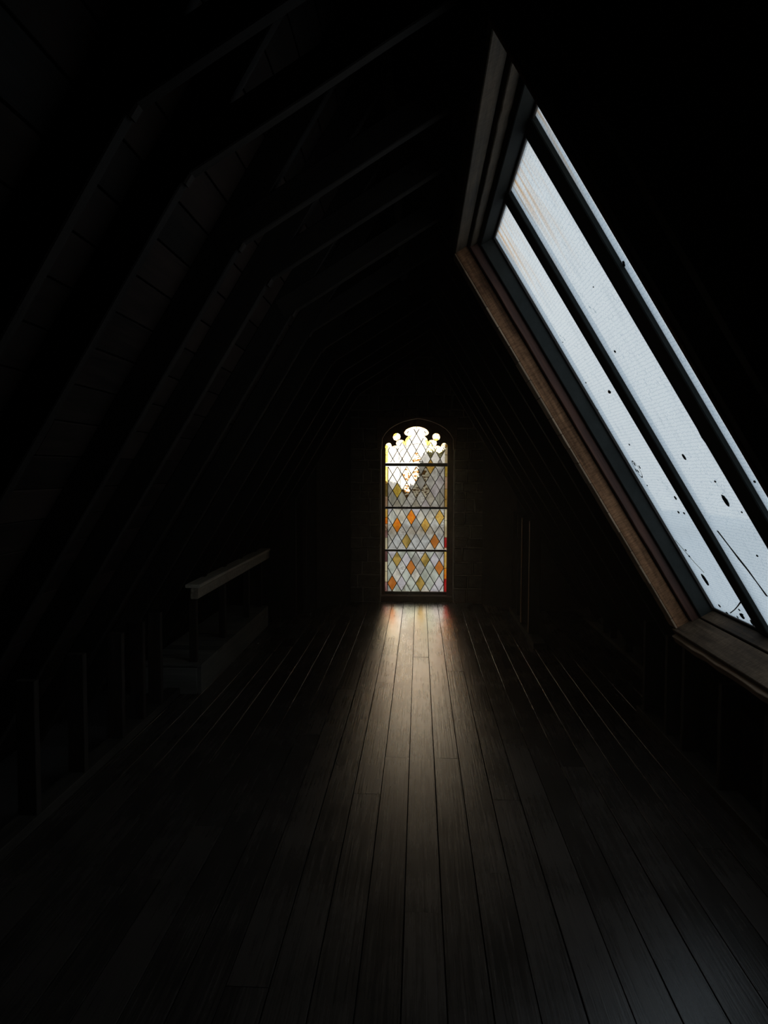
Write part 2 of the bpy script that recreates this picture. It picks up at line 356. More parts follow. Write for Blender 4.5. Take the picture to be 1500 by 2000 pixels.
# ------------------------------------------------------------------ rafter frames (left rafter, right rafter, raking tie)
KX, KZ = -.66, .836                                      # knuckle of left rafter and tie
FR = [.52, 1.13, 1.74, 2.14, 2.78, 3.30, 3.94, 4.52, 5.12, 5.72, 6.32, 6.92, 7.52, 8.12]
ordn = ['', 'nearest', 'second', 'third', 'fourth', 'fifth', 'sixth', 'seventh', 'eighth', 'ninth', 'tenth', 'eleventh', 'twelfth', 'thirteenth', 'fourteenth', 'fifteenth', 'sixteenth']
RT = .045
rng = random.Random(5)
vis = 0
for y in FR:
    t = thing('rafter_frame', (0, y, 0))
    vis += 1
    where = {1: 'above the viewer', 2: 'over the upper left corner', 3: 'cutting the upper left of the view', 4: 'just before the skylight corner', 5: 'tie ending half-way along the skylight',
             6: 'pale chip at its bend', 7: 'in line with the skylight far edge', 8: 'just beyond the skylight'}.get(vis, 'in the dark depth')
    tag(t, 'dark bent roof frame, %s from the viewer, %s' % (ordn[vis], where), 'rafter', 'rafter frames under the steep roof')
    # left rafter from floor to ridge
    a = roof(-1, DL + .06, 2.36, y); b_ = roof(-1, DL + .06, -1.47, y)
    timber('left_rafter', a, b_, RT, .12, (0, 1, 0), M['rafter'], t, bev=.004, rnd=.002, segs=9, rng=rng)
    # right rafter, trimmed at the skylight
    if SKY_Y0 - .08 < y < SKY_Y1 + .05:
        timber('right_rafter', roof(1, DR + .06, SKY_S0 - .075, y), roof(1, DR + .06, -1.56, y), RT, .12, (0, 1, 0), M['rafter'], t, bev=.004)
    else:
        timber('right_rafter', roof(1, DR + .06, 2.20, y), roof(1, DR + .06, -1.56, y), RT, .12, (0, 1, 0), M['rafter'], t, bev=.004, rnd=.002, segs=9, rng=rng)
    # raking tie from the knuckle up to the right rafter, its underside passes through the knuckle
    dx, dz = 1, .62; ln = math.hypot(dx, dz); ux, uz = dx / ln, dz / ln
    off = .05
    q0 = Vector((KX - uz * off - ux * .06, y, EYE + KZ + ux * off - uz * .06))
    q1 = q0 + Vector((ux, 0, uz)) * .97
    timber('raking_tie', q0, q1, RT, .10, (0, 1, 0), M['rafter'], t, bev=.004, rnd=.0015, segs=4, rng=rng)
    # worn notch block at the bend
    timber('bend_cleat', (KX - .012, y - .004, EYE + KZ - .022), (KX + .006, y - .004, EYE + KZ + .006), RT - .006, .014, (0, 1, 0), M['stud'], t, bev=.006)

# ------------------------------------------------------------------ skylight (window_2)
sk = thing('window_2', roof(1, DR, SKY_S1, (SKY_Y0 + SKY_Y1) / 2), kind='structure')
def on_roof_bar(name, D0, D1, s0, s1, y0, y1, mat, parent=sk, bev=.003, along='s', **kw):
    tdir = Vector((NZ, 0, -NX)); D = (D0 + D1) / 2
    if along == 's':
        return timber(name, roof(1, D, s0, (y0 + y1) / 2), roof(1, D, s1, (y0 + y1) / 2), y1 - y0, D1 - D0, (0, 1, 0), mat, parent, bev, **kw)
    return timber(name, roof(1, D, (s0 + s1) / 2, y0), roof(1, D, (s0 + s1) / 2, y1), s1 - s0, D1 - D0, tdir, mat, parent, bev, **kw)
# lining boards (front layer)
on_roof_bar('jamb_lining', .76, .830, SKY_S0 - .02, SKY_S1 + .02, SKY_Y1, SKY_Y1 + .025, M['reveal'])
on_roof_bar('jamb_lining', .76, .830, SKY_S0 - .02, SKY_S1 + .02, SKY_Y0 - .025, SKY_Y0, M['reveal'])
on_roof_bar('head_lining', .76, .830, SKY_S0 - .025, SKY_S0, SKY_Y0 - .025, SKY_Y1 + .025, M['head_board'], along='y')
on_roof_bar('sill_board', .735, .876, SKY_S1, SKY_S1 + .028, SKY_Y0 - .025, SKY_Y1 + .03, M['sill'], along='y')
on_roof_bar('sill_apron', .715, .750, SKY_S1 + .030, SKY_S1 + .075, SKY_Y0 - .025, SKY_Y1 + .02, M['edge'], along='y', rnd=.004, segs=14, rng=rng)
# second, slightly stepped-in frame of reddish timber
FY1, FY0, FS0, FS1 = 4.003, 2.037, -.876, 1.431
on_roof_bar('inner_frame', .836, .882, FS0 - .02, FS1 + .02, FY1, SKY_Y1 + .03, M['reveal2'], rnd=.0015, segs=16, rng=rng)
on_roof_bar('inner_frame', .836, .882, FS0 - .02, FS1 + .02, SKY_Y0 - .03, FY0, M['reveal2'])
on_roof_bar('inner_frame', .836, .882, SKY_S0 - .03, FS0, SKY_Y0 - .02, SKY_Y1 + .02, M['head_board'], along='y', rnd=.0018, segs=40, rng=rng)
on_roof_bar('inner_frame', .882, .955, FS1, SKY_S1 + .03, SKY_Y0 - .02, SKY_Y1 + .02, M['sill'], along='y')
# solid packing behind the linings up to the metal frame
on_roof_bar('packing', .83, .99, SKY_S0 - .06, SKY_S1 + .06, SKY_Y1 + .031, SKY_Y1 + .08, M['deck'])
on_roof_bar('packing', .83, .99, SKY_S0 - .06, SKY_S1 + .06, SKY_Y0 - .08, SKY_Y0 - .031, M['deck'])
on_roof_bar('packing', .83, .99, SKY_S0 - .08, SKY_S0 - .031, SKY_Y0 - .06, SKY_Y1 + .06, M['deck'], along='y')
on_roof_bar('packing', .88, .99, SKY_S1 + .031, SKY_S1 + .08, SKY_Y0 - .06, SKY_Y1 + .06, M['deck'], along='y')
# grey metal frame
on_roof_bar('metal_frame', .883, .99, GS0 - .02, GS1 + .02, GY1 + .002, SKY_Y1 + .031, M['metal'])
on_roof_bar('metal_frame', .883, .99, GS0 - .02, GS1 + .02, SKY_Y0 - .031, GY0 - .002, M['metal'])
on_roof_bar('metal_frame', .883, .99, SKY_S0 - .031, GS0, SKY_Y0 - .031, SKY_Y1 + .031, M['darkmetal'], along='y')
on_roof_bar('metal_frame', .956, .99, GS1, SKY_S1 + .031, SKY_Y0 - .031, SKY_Y1 + .031, M['metal'], along='y')
# thin dark glazing bead against the glass
on_roof_bar('glazing_bead', .952, .966, GS0, GS1, GY1 - .012, GY1 + .001, M['bar'])
on_roof_bar('glazing_bead', .952, .966, GS0, GS0 + .012, GY0, GY1, M['bar'], along='y')
on_roof_bar('glazing_bead', .956, .966, GS1 - .010, GS1, GY0, GY1, M['bar'], along='y')
# glazing bars
for (ya, yb) in ((3.322, 3.438), (2.643, 2.782)):
    on_roof_bar('glazing_bar', .949, .99, GS0, GS1, ya, yb, M['metal'], bev=.004)
# panes; their local origin is the upper near corner, x down the slope, y along the roof
panes = []
for (ya, yb) in ((3.438, GY1 + .002), (2.782, 3.322), (GY0 - .002, 2.643)):
    ln, wd = GS1 - GS0, yb - ya
    v = [(0, 0, 0), (ln, 0, 0), (ln, wd, 0), (0, wd, 0), (0, 0, .004), (ln, 0, .004), (ln, wd, .004), (0, wd, .004)]
    x = Vector((NZ, 0, -NX)); y = Vector((0, 1, 0)); z = Vector((NX, 0, NZ))
    mt = Matrix.Translation(roof(1, GD, GS0, ya)) @ Matrix((x, y, x.cross(y))).transposed().to_4x4()
    # single sheet of glass (one surface carries the tint)
    p = mesh_obj('glass_pane', v[:4], [(0, 1, 2, 3)], M['skyglass'], sk, mt)
    PM[p.name] = mt; panes.append((p, ya, yb, mt))
def ray(px, py):
    d = R @ Vector((px - 750, -(py - 1000), -F)); return d / d.y
def glass_pt(px, py):                                     # where that line of sight meets the glass: (s, y)
    d = ray(px, py); Y = GD / (NX * d.x + NZ * d.z)
    return (NZ * d.x * Y - NX * d.z * Y, Y)
def patch(name, pts, pane, mat, label=None):
    p, ya, yb, mt = pane
    pts = [(min(max(a, GS0 + .002), GS1 - .002), min(max(b_, ya + .002), yb - .002)) for a, b_ in pts]
    n = len(pts); w = []
    for h in (.0012, .0035):
        for (a, b_) in pts: w.append((a - GS0, b_ - ya, -h))
    f = [tuple(range(n)), tuple(reversed(range(n, 2 * n)))] + [(i, i + n, (i + 1) % n + n, (i + 1) % n) for i in range(n)]
    o = mesh_obj(name, w, f, mat, p, mt)
    if label: o['label'] = label
    return o
rng = random.Random(21)
def spot(px, py, rs, ry, pane, mat=None, n=18):
    s_, y_ = glass_pt(px, py)
    pts = []
    for i in range(n):
        a = 2 * math.pi * i / n; k = rng.uniform(.90, 1.08)
        pts.append((s_ + rs * k * math.cos(a), y_ + ry * k * math.sin(a)))
    patch('lichen_spot', pts, pane, mat or M['lichen'])
P1, P2, P3 = panes
# lichen blotches and a wet mark, sizes in metres
spot(1378, 1132, .037, .024, P1); spot(1418, 977, .026, .020, P2)
spot(1337, 892, .014, .012, P2); spot(1373, 850, .042, .016, P2); spot(1191, 765, .009, .02, P1)
spot(1320, 972, .010, .012, P1); spot(1326, 1000, .007, .010, P1); spot(1337, 1002, .006, .009, P1)
for (x, y, r) in ((1010, 541, .006), (1014, 546, .011), (1017, 553, .009), (1021, 560, .006), (1024, 567, .005), (1230, 868, .005), (1265, 948, .004),
                  (1340, 1074, .006), (1347, 1086, .006), (1145, 747, .004), (1168, 800, .003), (1100, 668, .003)):
    spot(x, y, r, r * 1.6, P1, n=9)
for (x, y, r) in ((1202, 686, .006), (1480, 1085, .005), (1398, 940, .005), (1450, 1000, .004), (1160, 560, .003)): spot(x, y, r, r * 1.5, P2, n=9)
for (x, y, r) in ((1219, 512, .006), (1220, 517, .006), (1475, 940, .005)): spot(x, y, r, r * 1.5, P3, n=9)
for _ in range(7):                                         # moss at the foot of the first pane
    spot(rng.uniform(1403, 1455), rng.uniform(1182, 1208), rng.uniform(.004, .014), rng.uniform(.005, .016), P1, n=9)
spot(1450, 1203, .016, .022, P1); spot(1470, 1216, .016, .014, P1)
# oval ring mark on pane 1
s_, y_ = glass_pt(1245, 916)
ringv, ringf = [], []
for i in range(24):
    a = 2 * math.pi * i / 24
    for k in (1, .86): ringv.append((s_ - GS0 + .052 * k * math.cos(a), y_ - P1[1] + .038 * k * math.sin(a), -.0015))
for i in range(24):
    j = (i + 1) % 24; ringf.append((2 * i, 2 * j, 2 * j + 1, 2 * i + 1))
ring = mesh_obj('ring_mark', ringv, ringf, M['lichen'], P1[0], P1[3])
for (ax, ay) in ((1240, 906), (1247, 920), (1250, 912), (1243, 918)): spot(ax, ay, .010, .006, P1, n=8)
def strip(name, pix, width, pane, mat, label=None):
    pts = [glass_pt(*p) for p in pix]; a = []; b_ = []
    for i, (s1, y1) in enumerate(pts):
        w = width * (.4 + .6 * rng.random()); a.append((s1, y1 - w)); b_.append((s1, y1 + w))
    patch(name, a + b_[::-1], pane, mat, label)
strip('crack', [(1402, 1036), (1425, 1066), (1445, 1092), (1461, 1112), (1480, 1138), (1499, 1164)], .010, P2, M['crack'])
strip('crack', [(1427, 1197), (1436, 1190), (1442, 1183), (1450, 1172)], .009, P1, M['crack'])
strip('crack', [(1320, 1055), (1340, 1078), (1358, 1099), (1376, 1118)], .0022, P1, M['mortar'], 'pale hairline crack')
# row of sarking board ends showing at the far edge of the opening
s = SKY_S0; i = 0
while s < SKY_S1 - .02:
    w = min(rng.uniform(.085, .135), SKY_S1 - s)
    e = rng.uniform(-.002, .002)
    on_roof_bar('board_end', .7505 + e, .7595, s + .0015, s + w - .0015, SKY_Y1 - .002 + e, SKY_Y1 + .10, M['edge'], bev=.002)
    s += w
# trimmers around the opening
on_roof_bar('trimmer', .765, .88, SKY_S0 - .072, SKY_S0 - .027, SKY_Y0 - .07, SKY_Y1 + .07, M['rafter'], along='y')
on_roof_bar('trimmer', .765, .88, SKY_S1 + .08, SKY_S1 + .125, SKY_Y0 - .07, SKY_Y1 + .07, M['rafter'], along='y')
on_roof_bar('trimmer', .762, .88, SKY_S0 - .7, SKY_S1 + .75, SKY_Y1 + .03, SKY_Y1 + .075, M['rafter'])
on_roof_bar('trimmer', .762, .88, SKY_S0 - .7, SKY_S1 + .75, SKY_Y0 - .075, SKY_Y0 - .03, M['rafter'])

# ------------------------------------------------------------------ end walls
def clip(poly, a, b_):                                     # keep left of a->b
    out_ = []
    n = len(poly)
    def sd(p): return (b_[0] - a[0]) * (p[1] - a[1]) - (b_[1] - a[1]) * (p[0] - a[0])
    for i in range(n):
        p, q = poly[i], poly[(i + 1) % n]; sp, sq = sd(p), sd(q)
        if sp >= 0: out_.append(p)
        if (sp >= 0) != (sq >= 0):
            t_ = sp / (sp - sq); out_.append((p[0] + (q[0] - p[0]) * t_, p[1] + (q[1] - p[1]) * t_))
    return out_
def under_roof(poly, extra=.045):
    for side, D in ((-1, LSARK), (1, RSARK)):
        a, b_ = roof(side, D + extra, -3), roof(side, D + extra, 3)
        if side == 1: a, b_ = b_, a                       # the room lies to the left of a->b
        poly = clip(poly, (a.x, a.z), (b_.x, b_.z))
        if not poly: return poly
    return poly
wall = thing('wall_far', (0, 9.0, 0), kind='structure')
OX0, OX1, OZ = -.466, .421, 1.87                       # opening
HX0, HX1, HZ = -.504, .445, 2.2525                     # dressed head around it
YF = 9.0
prism('mortar_bed', under_roof([(-2.9, -.2), (OX0 + .004, -.2), (OX0 + .004, OZ), (-2.9, OZ)]), YF + .012, YF + .5, M['mortar'], wall)
prism('mortar_bed', under_roof([(-2.9, OZ), (HX0, OZ), (HX0, 4), (-2.9, 4)]), YF + .012, YF + .5, M['mortar'], wall)
prism('mortar_bed', under_roof([(OX1 - .004, -.2), (2.9, -.2), (2.9, OZ), (OX1 - .004, OZ)]), YF + .012, YF + .5, M['mortar'], wall)
prism('mortar_bed', under_roof([(HX1, OZ), (2.9, OZ), (2.9, 4), (HX1, 4)]), YF + .012, YF + .5, M['mortar'], wall)
prism('mortar_bed', under_roof([(HX0, HZ), (HX1, HZ), (HX1, 4), (HX0, 4)]), YF + .012, YF + .5, M['mortar'], wall)
rng = random.Random(17)
def stone(x0, x1, z0, z1):
    g = .007
    n = 3; vs_, fs = [], []
    x0, x1, z0, z1 = x0 + g, x1 - g, z0 + g, z1 - g
    cx, cz = (x0 + x1) / 2, (z0 + z1) / 2
    pr = rng.uniform(.0, .012)
    ring0 = [(x0, z0), (cx, z0), (x1, z0), (x1, cz), (x1, z1), (cx, z1), (x0, z1), (x0, cz)]
    jit = [(rng.uniform(-.007, .007), rng.uniform(-.006, .006)) for _ in ring0]
    for (p, q), (a, b_) in zip(ring0, jit): vs_.append((p + a - cx, .03, q + b_ - cz))
    for (p, q), (a, b_) in zip(ring0, jit): vs_.append((p + a - cx, .006 - pr * .4, q + b_ - cz))
    for (p, q), (a, b_) in zip(ring0, jit): vs_.append(((p + a - cx) * .9, -pr, (q + b_ - cz) * .86))
    vs_.append((0, -pr + rng.uniform(-.004, .003), 0))
    for r_ in (0, 8):
        for i in range(8): j = (i + 1) % 8; fs.append((r_ + i, r_ + j, r_ + 8 + j, r_ + 8 + i))
    for i in range(8): fs.append((16 + i, 16 + (i + 1) % 8, 24))
    mesh_obj('stone', vs_, fs, M['stone'], wall, Matrix.Translation((cx, YF, cz)))
def inside_gable(x, z):
    Z = z - EYE
    return -NX * x + NZ * Z < LSARK and NX * x + NZ * Z < RSARK
def course(xa, xb, z0, z1):
    x = xa
    while x < xb - .01:
        w = rng.uniform(.09, .26)
        if xb - (x + w) < .07: w = xb - x
        cx = x + w / 2
        near = x if abs(x + .14) < abs(x + w + .14) else x + w
        if inside_gable(near, z0 + .02): stone(x, x + w, z0, z1)
        x += w
z = 0.0
while z < 3.3:
    h = rng.choice([.085, .11, .13, .16, .18])
    if z < OZ < z + h + .05: h = OZ - z
    if z < HZ < z + h + .05: h = HZ - z
    z1 = z + h
    if z1 <= OZ + 1e-4: course(-.84, OX0, z, z1); course(OX1, .78, z, z1)
    elif z1 <= HZ + 1e-4: course(-.84, HX0, z, z1); course(HX1, .78, z, z1)
    else: course(-.84, .78, z, z1)
    z = z1
# rough mortar arris along both sides of the opening, a wavy fillet catching the daylight
for side, xe in ((1, OX0), (-1, OX1)):
    v, f = [], []; n = 60
    for i in range(n + 1):
        zz = .05 + (OZ - .05) * i / n
        wv = (.010 if side == 1 else .018) + .004 * math.sin(zz * 23 + side) + rng.uniform(-.003, .005) + (.012 if (side == -1 and rng.random() < .06) else 0)
        v += [(xe - side * .006, YF - .004, zz), (xe + side * wv * .55, YF + .004, zz), (xe + side * wv, YF + .03, zz), (xe - side * .006, YF + .06, zz)]
    for i in range(n):
        for j in range(3): f.append((i * 4 + j, i * 4 + j + 1, (i + 1) * 4 + j + 1, (i + 1) * 4 + j) if side == 1 else (i * 4 + j, (i + 1) * 4 + j, (i + 1) * 4 + j + 1, i * 4 + j + 1))
    mesh_obj('mortar_arris', v, f, M['mortar'], wall)
# canted side walls
def vslab(name, a, b_, th, z1, mat, kind='structure'):
    a, b_ = Vector((a[0], a[1], 0)), Vector((b_[0], b_[1], 0)); d = (b_ - a).normalized(); nrm = Vector((-d.y, d.x, 0))
    if nrm.y < 0: nrm = -nrm
    pts = [a, b_, b_ + nrm * th, a + nrm * th]
    v = [(p.x, p.y, -.02) for p in pts] + [(p.x, p.y, EYE + ((LSARK if p.x < 0 else RSARK) - NX * abs(p.x)) / NZ - .012) for p in pts]
    o = mesh_obj(name, v, [(3, 2, 1, 0), (4, 5, 6, 7), (0, 1, 5, 4), (1, 2, 6, 5), (2, 3, 7, 6), (3, 0, 4, 7)], mat)
    if kind: o['kind'] = kind
    return o
vslab('wall_far_left', (-1.19, 8.56), (-.83, 8.995), .25, 1.60, M['plaster'])
vslab('wall_far_right', (.765, 8.995), (1.12, 8.58), .25, 1.45, M['plaster'])
for nm, pl_ in (('wall_eave_left', [(-2.6, -.02), (-1.19, -.02), (-1.19, 2.4), (-2.6, 2.4)]), ('wall_eave_right', [(1.12, -.02), (2.4, -.02), (2.4, 2.4), (1.12, 2.4)])):
    tag(prism(nm, under_roof(pl_), 8.57, 8.8, M['plaster']), kind='structure')
tag(prism('wall_back', under_roof([(-2.9, -.02), (2.9, -.02), (2.9, 4), (-2.9, 4)]), -2.75, -2.5, M['plaster']), kind='structure')

# ------------------------------------------------------------------ stained glass window (window_1)
GYW = 9.20
GC = -.038                                                # centre line
U = .000847                                               # metres per drawing unit
def zz(y): return 2.3677 - .000849 * y
win = thing('window_1', (GC, GYW, .03), kind='structure')
HALF, INN = 451 * U, 414 * U
half = [(-455, 780), (-455, 545), (-447, 512), (-424, 490), (-392, 488), (-366, 508), (-356, 545), (-330, 530), (-304, 526), (-281, 530), (-297, 500), (-292, 460),
        (-264, 445), (-225, 441), (-190, 450), (-168, 478), (-160, 440), (-143, 412), (-115, 390), (-150, 382), (-172, 360), (-178, 330), (-150, 295), (-100, 268), (-50, 255)]
outl = half + [(0, 250)] + [(-x, y) for x, y in reversed(half)]
OUT = [(GC + x * U, zz(y)) for x, y in outl]
def offset(poly, d):
    n = len(poly); res = []
    area = sum(poly[i][0] * poly[(i + 1) % n][1] - poly[(i + 1) % n][0] * poly[i][1] for i in range(n))
    sg = 1 if area > 0 else -1
    for i in range(n):
        p0, p1, p2 = Vector(poly[i - 1]), Vector(poly[i]), Vector(poly[(i + 1) % n])
        e0, e1 = (p1 - p0).normalized(), (p2 - p1).normalized()
        n0, n1 = Vector((-e0.y, e0.x)) * sg, Vector((-e1.y, e1.x)) * sg
        b_ = (n0 + n1)
        if b_.length < 1e-6: b_ = n0
        b_.normalize(); k = d / max(.62, b_.dot(n0))
        res.append(tuple(p1 + b_ * k))
    return res
INNP = offset(OUT, .030)
zb1 = zz(780)
INNP[0] = (GC - INN, zb1); INNP[-1] = (GC + INN, zb1)
INNP[1] = (GC - INN, zz(560)); INNP[-2] = (GC + INN, zz(560))
def area(p): return abs(sum(p[i][0] * p[(i + 1) % len(p)][1] - p[(i + 1) % len(p)][0] * p[i][1] for i in range(len(p)))) / 2
def pane(poly, mat, y=GYW, name='glass_quarry'):
    n = len(poly); cx = sum(p[0] for p in poly) / n; cz = sum(p[1] for p in poly) / n
    return mesh_obj(name, [(p[0] - cx, 0, p[1] - cz) for p in poly], [tuple(range(n))], mat, win, Matrix.Translation((cx, y, cz)))
PIT = 2 * INN / 6
# colours of single quarries, by their place in the lattice (drawing units)
spec_ = {'hammered': [(572, 955), (705, 955), (842, 955), (572, 1190), (705, 1190), (842, 1190), (705, 720)],
         'hammered_yellow': [(915, 600), (1050, 600)], 'seedy': [(505, 600), (705, 470), (370, 850), (780, 540)],
         'yellow': [(430, 1190)], 'amber': [(915, 850), (832, 1695), (1038, 1575)], 'orange': [(630, 1575), (428, 1695)],
         'olive': [(560, 1922), (425, 2192), (828, 2192), (757, 2535)], 'burnt': [(965, 1922), (628, 2310), (1032, 2310), (350, 2535)],
         'reeded': [(360, 1305), (495, 1305), (705, 1305), (360, 1575), (1050, 1305)]}
def quarry_mat(cx, cz, rng):
    best = None
    for k, pts in spec_.items():
        for (x, y) in pts:
            d = abs(GC + (x - 708 if y < 1350 else x - 697) * U - cx) / PIT + abs(zz(y) - cz) / .2
            if d < .30 and (best is None or d < best[0]): best = (d, k)
    if best: return G[best[1]]
    if cz > 1.72 or (cz > 1.38 and cx < GC - .1): return G['white']  # top and upper left quarries take the glass with the painted-in glare
    return G[rng.choice(['clear', 'clear', 'seedy', 'warm', 'warm', 'lilac', 'dim'] + (['green', 'green', 'dim'] if cz < .62 else []))]
rng = random.Random(2)
CW = .0085                                                 # lead width
def came(p, q, name='lead_came', w=CW, parent=win):
    timber(name, (p[0], GYW - .001, p[1]), (q[0], GYW - .001, q[1]), w, .007, Vector((0, 1, 0)).cross(Vector((q[0] - p[0], 0, q[1] - p[1]))), M['lead'], parent, bev=.001)
panels = [(zz(830), zz(1415), 0), (1.135, .636, 1), (.606, .1095, 0)]
XL, XR = GC - INN, GC + INN
for (zt, zb, ph) in panels:
    h = (zt - zb) / 5
    rect = [(XL, zb), (XR, zb), (XR, zt), (XL, zt)]
    for j in range(0, 6):
        phase = .5 * ((j + ph) % 2)
        for i in range(-1, 7):
            cx = XL + (i + phase + .5) * PIT; cz = zt - j * h
            dia = [(cx - PIT / 2, cz), (cx, cz - h), (cx + PIT / 2, cz), (cx, cz + h)]
            pl = rect
            for a in range(4): pl = clip(pl, dia[a], dia[(a + 1) % 4]) if pl else pl
            if len(pl) > 2 and area(pl) > 2e-5: pane(pl, quarry_mat(cx, cz, rng))
    for sgn in (1, -1):                                    # diagonal cames
        for i in range(-4, 11):
            x0 = XL + (i + .5 * ph) * PIT; x1 = x0 + sgn * 2.5 * PIT
            a, b_ = 0., 1.
            for lim, s2 in ((XL, 1), (XR, -1)):
                d0, d1 = (x0 - lim) * s2, (x1 - lim) * s2
                if d0 < 0 and d1 < 0: a, b_ = 1, 0
                elif d0 < 0: a = max(a, d0 / (d0 - d1))
                elif d1 < 0: b_ = min(b_, d0 / (d0 - d1))
            if b_ - a > .02: came((x0 + (x1 - x0) * a, zt + (zb - zt) * a), (x0 + (x1 - x0) * b_, zt + (zb - zt) * b_))
    came((XL, zt), (XL, zb), 'border_came', .009); came((XR, zt), (XR, zb), 'border_came', .009)
# top panel
h1 = .1030; zr = zz(720)
def inpoly(x, z, poly):
    c = False; n = len(poly)
    for i in range(n):
        (x0, y0), (x1, y1) = poly[i], poly[(i + 1) % n]
        if (y0 > z) != (y1 > z) and x < (x1 - x0) * (z - y0) / (y1 - y0) + x0: c = not c
    return c
for j in range(-1, 6):
    phase = .5 if j % 2 == 0 else 0
    for i in range(-1, 7):
        cx = XL + (i + phase + .5) * PIT; cz = zr + j * h1
        dia = [(cx - PIT / 2, cz), (cx, cz - h1), (cx + PIT / 2, cz), (cx, cz + h1)]
        pl = INNP
        for a in range(4): pl = clip(pl, dia[a], dia[(a + 1) % 4]) if len(pl) > 2 else pl
        if len(pl) > 2 and area(pl) > 3e-5: pane(pl, quarry_mat(cx, cz, rng))
for sgn in (1, -1):
    for i in range(-4, 12):
        x0 = XL + (i + .5) * PIT + sgn * -.5 * PIT; z0 = zr - h1
        n = 160; run = None
        for k in range(n + 1):
            t_ = 6.2 * k / n; x = x0 + sgn * t_ * PIT / 2; zc = z0 + t_ * h1
            ok = zc >= zb1 and inpoly(x, zc, INNP)
            if ok and run is None: run = (x, zc)
            if (not ok or k == n) and run is not None:
                if math.hypot(x - run[0], zc - run[1]) > .03: came(run, (x, zc))
                run = None
# border glass of the top panel: short pieces following the cusped outline
bcols = ['yellow', 'cream', 'cream', 'peach', 'cream', 'peach', 'cream', 'amber', 'yellow', 'cream', 'peach', 'cream', 'peach', 'peach', 'cream', 'peach', 'cream']
nO = len(OUT)
for i in range(nO - 1):
    a, b_, c, d = OUT[i], OUT[i + 1], INNP[i + 1], INNP[i]
    if i == 0 or i == nO - 2:                              # straight sides, two pieces each
        mz = (a[1] + b_[1]) / 2
        if i == 0:
            pane([a, (a[0], mz), (d[0], mz), d], G['yellow'], name='border_glass'); pane([(a[0], mz), b_, c, (d[0], mz)], G['yellow'], name='border_glass'); came((a[0], mz), (d[0], mz), w=.006)
        else:
            pane([a, (a[0], mz), (c[0], mz), d], G['cream'], name='border_glass'); pane([(b_[0], mz), b_, c, (c[0], mz)], G['cream'], name='border_glass'); came((b_[0], mz), (c[0], mz), w=.006)
        continue
    pane([a, b_, c, d], G[bcols[(i // 2) % len(bcols)]], y=GYW + .0006, name='border_glass')
    if i % 2 == 0: came(b_, c, w=.0055)
def poly_came(pts, name, w=.0075):
    v, f = [], []
    for i in range(len(pts) - 1):
        p, q = Vector(pts[i]), Vector(pts[i + 1]); d = q - p
        if d.length < 1e-5: continue
        nn = Vector((-d.y, d.x)).normalized() * w / 2; b0 = len(v); e = d.normalized() * w * .3
        for y in (GYW - .005, GYW + .004):
            for c in (p - e + nn, q + e + nn, q + e - nn, p - e - nn): v.append((c.x, y, c.y))
        f += [tuple(b0 + k for k in q_) for q_ in ((0, 1, 2, 3), (7, 6, 5, 4), (0, 4, 5, 1), (1, 5, 6, 2), (2, 6, 7, 3), (3, 7, 4, 0))]
    return mesh_obj(name, v, f, M['lead'], win)
poly_came(INNP, 'border_came'); 
# eyelets
EY = []
for sx in (-1, 1):
    ex, ez = GC + sx * 287 * U, zz(402); EY.append((ex, ez))
    n = 20
    disc = [(ex + .024 * math.cos(2 * math.pi * k / n), ez + .024 * math.sin(2 * math.pi * k / n)) for k in range(n)]
    pane(disc, G['white'], name='eyelet_glass')
    for q in range(5):
        seg = [2 * math.pi * (q + k / 4) / 5 + .3 for k in range(5)]
        pl = [(ex + .046 * math.cos(a), ez + .046 * math.sin(a)) for a in seg] + [(ex + .024 * math.cos(a), ez + .024 * math.sin(a)) for a in reversed(seg)]
        pane(pl, G[['peach', 'cream', 'peach', 'yellow', 'cream'][q if sx > 0 else 4 - q]], name='border_glass')
        came((pl[0][0], pl[0][1]), (pl[-1][0], pl[-1][1]), w=.0055)
    poly_came(disc + disc[:1], 'eyelet_came', .005)
# border strips of the lower panels: (side, top, bottom, colour) in drawing units
strips = {-1: [(830, 1095, 'amber'), (1095, 1265, 'olive'), (1265, 1415, 'peach'), (1452, 1575, 'amber'), (1575, 1672, 'orange'), (1672, 1770, 'peach'), (1770, 1870, 'pinkish'), (1870, 2040, 'cream'),
               (2075, 2225, 'plum'), (2225, 2368, 'cream'), (2368, 2525, 'cream'), (2525, 2660, 'pinkish')],
          1: [(830, 975, 'yellow'), (975, 1155, 'peach'), (1155, 1308, 'amber'), (1308, 1415, 'amber'), (1452, 1618, 'cream'), (1618, 1862, 'cream'), (1862, 2014, 'red'), (2014, 2040, 'peach'),
              (2075, 2318, 'amber'), (2318, 2480, 'orange'), (2480, 2660, 'red')]}
for sx, lst in strips.items():
    for (a, b_, c) in lst:
        xa, xb = sorted((GC + sx * HALF * 1.003, GC + sx * INN))
        pane([(xa, zz(b_)), (xb, zz(b_)), (xb, zz(a)), (xa, zz(a))], G[c], name='border_glass')
        if a not in (830, 1452, 2075): came((xa, zz(a)), (xb, zz(a) + rng.uniform(-.006, .006)), w=.006)
# iron saddle bars
for (a, b_) in ((780, 830), (1415, 1452), (2040, 2075)):
    box('saddle_bar', (GC - HALF - .03, GYW - .025, zz(b_) + .002), (GC + HALF + .03, GYW + .01, zz(a) - .002), M['bar'], win)
box('bottom_rail', (GC - HALF - .04, GYW - .03, zz(2700)), (GC + HALF + .04, GYW + .03, zz(2660)), M['bar'], win)
